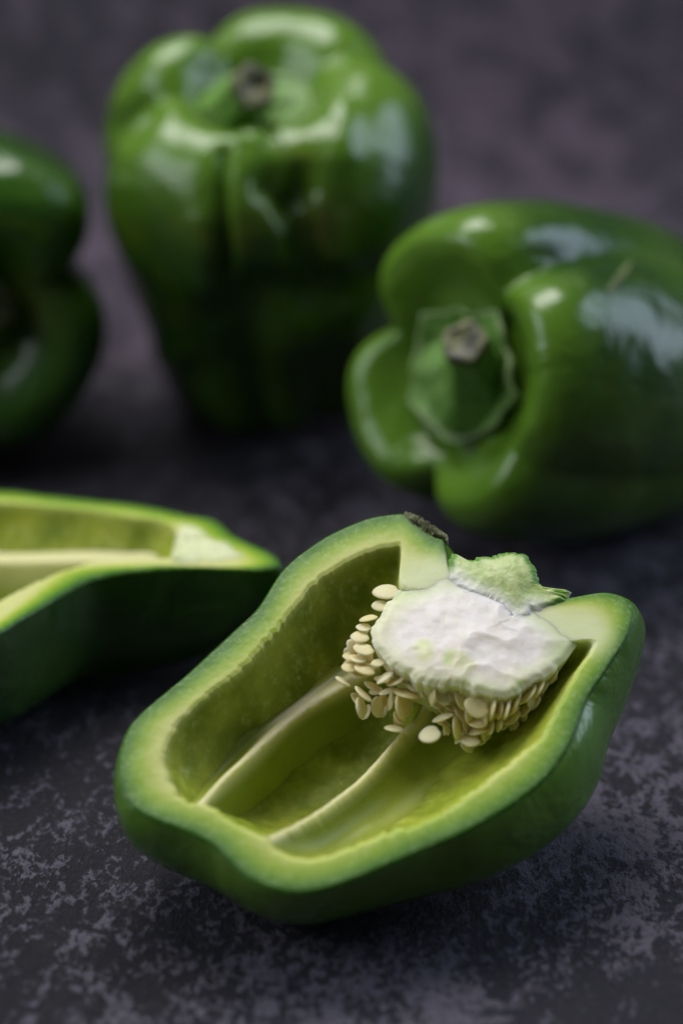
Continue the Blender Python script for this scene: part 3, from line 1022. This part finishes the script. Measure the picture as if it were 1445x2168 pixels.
        mesh_obj('stem', V, grid_faces(len(rows), m), M_STALK, root, {'edge': np.zeros(len(V)), 'dry': np.repeat(dry, m)})
    return root


def angles_of(px_list, centre, axis, spin, zloc):
    """local angles of picture points on the plane at height zloc across the axis"""
    az = nrm(axis)
    ref = np.array([0, 0, 1.0]) if abs(az[2]) < 0.8 else np.array([0, -1.0, 0])
    ax = nrm(np.cross(ref, az))
    ay = np.cross(az, ax)
    q = on_plane(px_list, centre + az * zloc, az) - centre
    return [math.degrees(math.atan2(x @ ay, x @ ax)) for x in q]


def point(px, py, depth):
    """world point seen at (px, py), depth metres along the view axis"""
    return CAM + rays([(px, py)])[0] * depth


PROF = [(0.0, 0.14), (0.18, 0.10), (0.38, 0.03), (0.58, 0.02), (0.76, 0.14), (0.88, 0.38), (0.96, 0.80), (1.0, 1.25), (1.0, 1.60), (0.93, 1.88), (0.80, 2.02), (0.64, 2.04), (0.50, 1.95), (0.40, 1.80), (0.30, 1.72), (0.15, 1.69), (0.0, 1.69)]

# right pepper, lying with the stem end towards the camera
RB = 0.0366
axB = nrm([-0.72, -0.62, 0.27])
stemB = point(995, 790, 0.478)
HB = 0.0410
cB = stemB - axB * (1.80 * HB)
gB = angles_of([(800, 692), (893, 1000), (1120, 985), (1082, 545)], cB, axB, 0, 1.95 * HB)
PROFB = PROF[:8] + [(0.995, 1.50), (0.965, 1.72), (0.89, 1.91), (0.78, 2.00), (0.67, 1.99), (0.57, 1.92), (0.49, 1.85), (0.40, 1.81), (0.2, 1.80), (0.0, 1.80)]
whole('green bell pepper lying on its side at right, thick stem stub facing out', cB, axB, 0.0, RB, HB, PROFB,
      [(gB[0], 14, 0.24), (gB[1], 13, 0.26), (gB[2], 14, 0.10), (gB[3], 15, 0.26)], [], M_SKIN, (0.0152, 5, 0.0008, 0.0034),
      ([(1008, 800, 0.0), (1006, 785, 0.004), (998, 762, 0.008), (988, 735, 0.012), (982, 724, 0.014)], [0.0120, 0.0070, 0.0052, 0.0044, 0.0046]), scars=[([(1334, 556), (1312, 588), (1286, 618)], 0.0008)])

# upright pepper at the back, stem end tipped to the camera
PROFA = [(0.0, 0.14), (0.18, 0.10), (0.40, 0.03), (0.62, 0.03), (0.79, 0.15), (0.85, 0.38), (0.89, 0.75), (0.95, 1.10), (1.0, 1.40), (0.985, 1.64), (0.90, 1.86), (0.75, 2.01), (0.58, 2.07), (0.43, 2.03), (0.33, 1.93), (0.26, 1.86), (0.12, 1.84), (0.0, 1.84)]
axA = nrm([-0.06, -0.36, 0.93])
RA, HA = 0.0392, 0.0430
topA = point(552, 240, 0.562)
cA = topA - axA * (1.84 * HA)
gA = angles_of([(440, 62), (285, 215), (497, 420), (660, 420), (770, 110)], cA, axA, 0, 2.0 * HA)
SA = [([(486, 330), (484, 450), (490, 575)], 22, -2.4), ([(520, 560), (512, 430), (516, 320), (550, 272), (596, 280), (622, 335)], 26, 3.4), ([(572, 392), (604, 418), (640, 405)], 34, -4.2),
      ([(662, 400), (695, 480), (725, 570)], 30, 1.8), ([(604, 450), (640, 520), (655, 580)], 24, -1.5), ([(700, 200), (726, 260), (726, 330)], 34, 1.4),
      ([(560, 622), (680, 612), (800, 590)], 42, -3.2), ([(630, 700), (720, 710)], 60, 3.2), ([(330, 130), (430, 90)], 40, 1.5), ([(430, 480), (440, 600)], 40, 1.6), ([(262, 268), (300, 238)], 32, -2.6), ([(335, 745), (375, 755)], 36, 2.5)]
whole('green bell pepper standing upright at the back with its folded stem end tipped forward', cA, axA, 0.0, RA, HA, PROFA,
      [(gA[0], 13, 0.17), (gA[1], 13, 0.15), (gA[2], 9, 0.10), (gA[3], 12, 0.17), (gA[4], 14, 0.12)], SA, M_SKIN, (0.0120, 5, 0.001, 0.002),
      ([(500, 245, 0.0), (505, 230, 0.004), (515, 208, 0.009), (530, 190, 0.013), (538, 182, 0.015)], [0.009, 0.0058, 0.0048, 0.0045, 0.0050]), tan=[(690, 480, 60, 0.35), (640, 330, 40, 0.2)])

# pepper cut by the left edge, its shade put into the skin colour
axC = nrm([0.35, -0.90, 0.10])
topC = point(-120, 655, 0.495)
RC, HC = 0.0395, 0.0400
cC = topC - axC * (1.69 * HC)
gC = angles_of([(178, 585), (-120, 330), (-250, 640), (-60, 930), (140, 430)], cC, axC, 0, 1.95 * HC)
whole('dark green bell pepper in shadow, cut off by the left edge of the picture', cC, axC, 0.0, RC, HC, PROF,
      [(gC[0], 13, 0.24), (gC[4], 26, -0.13), (gC[1], 15, 0.16), (gC[2], 15, 0.18), (gC[3], 15, 0.16)], [], M_SKIN_SHADED, (0.014, 5, 0.001, 0.003),
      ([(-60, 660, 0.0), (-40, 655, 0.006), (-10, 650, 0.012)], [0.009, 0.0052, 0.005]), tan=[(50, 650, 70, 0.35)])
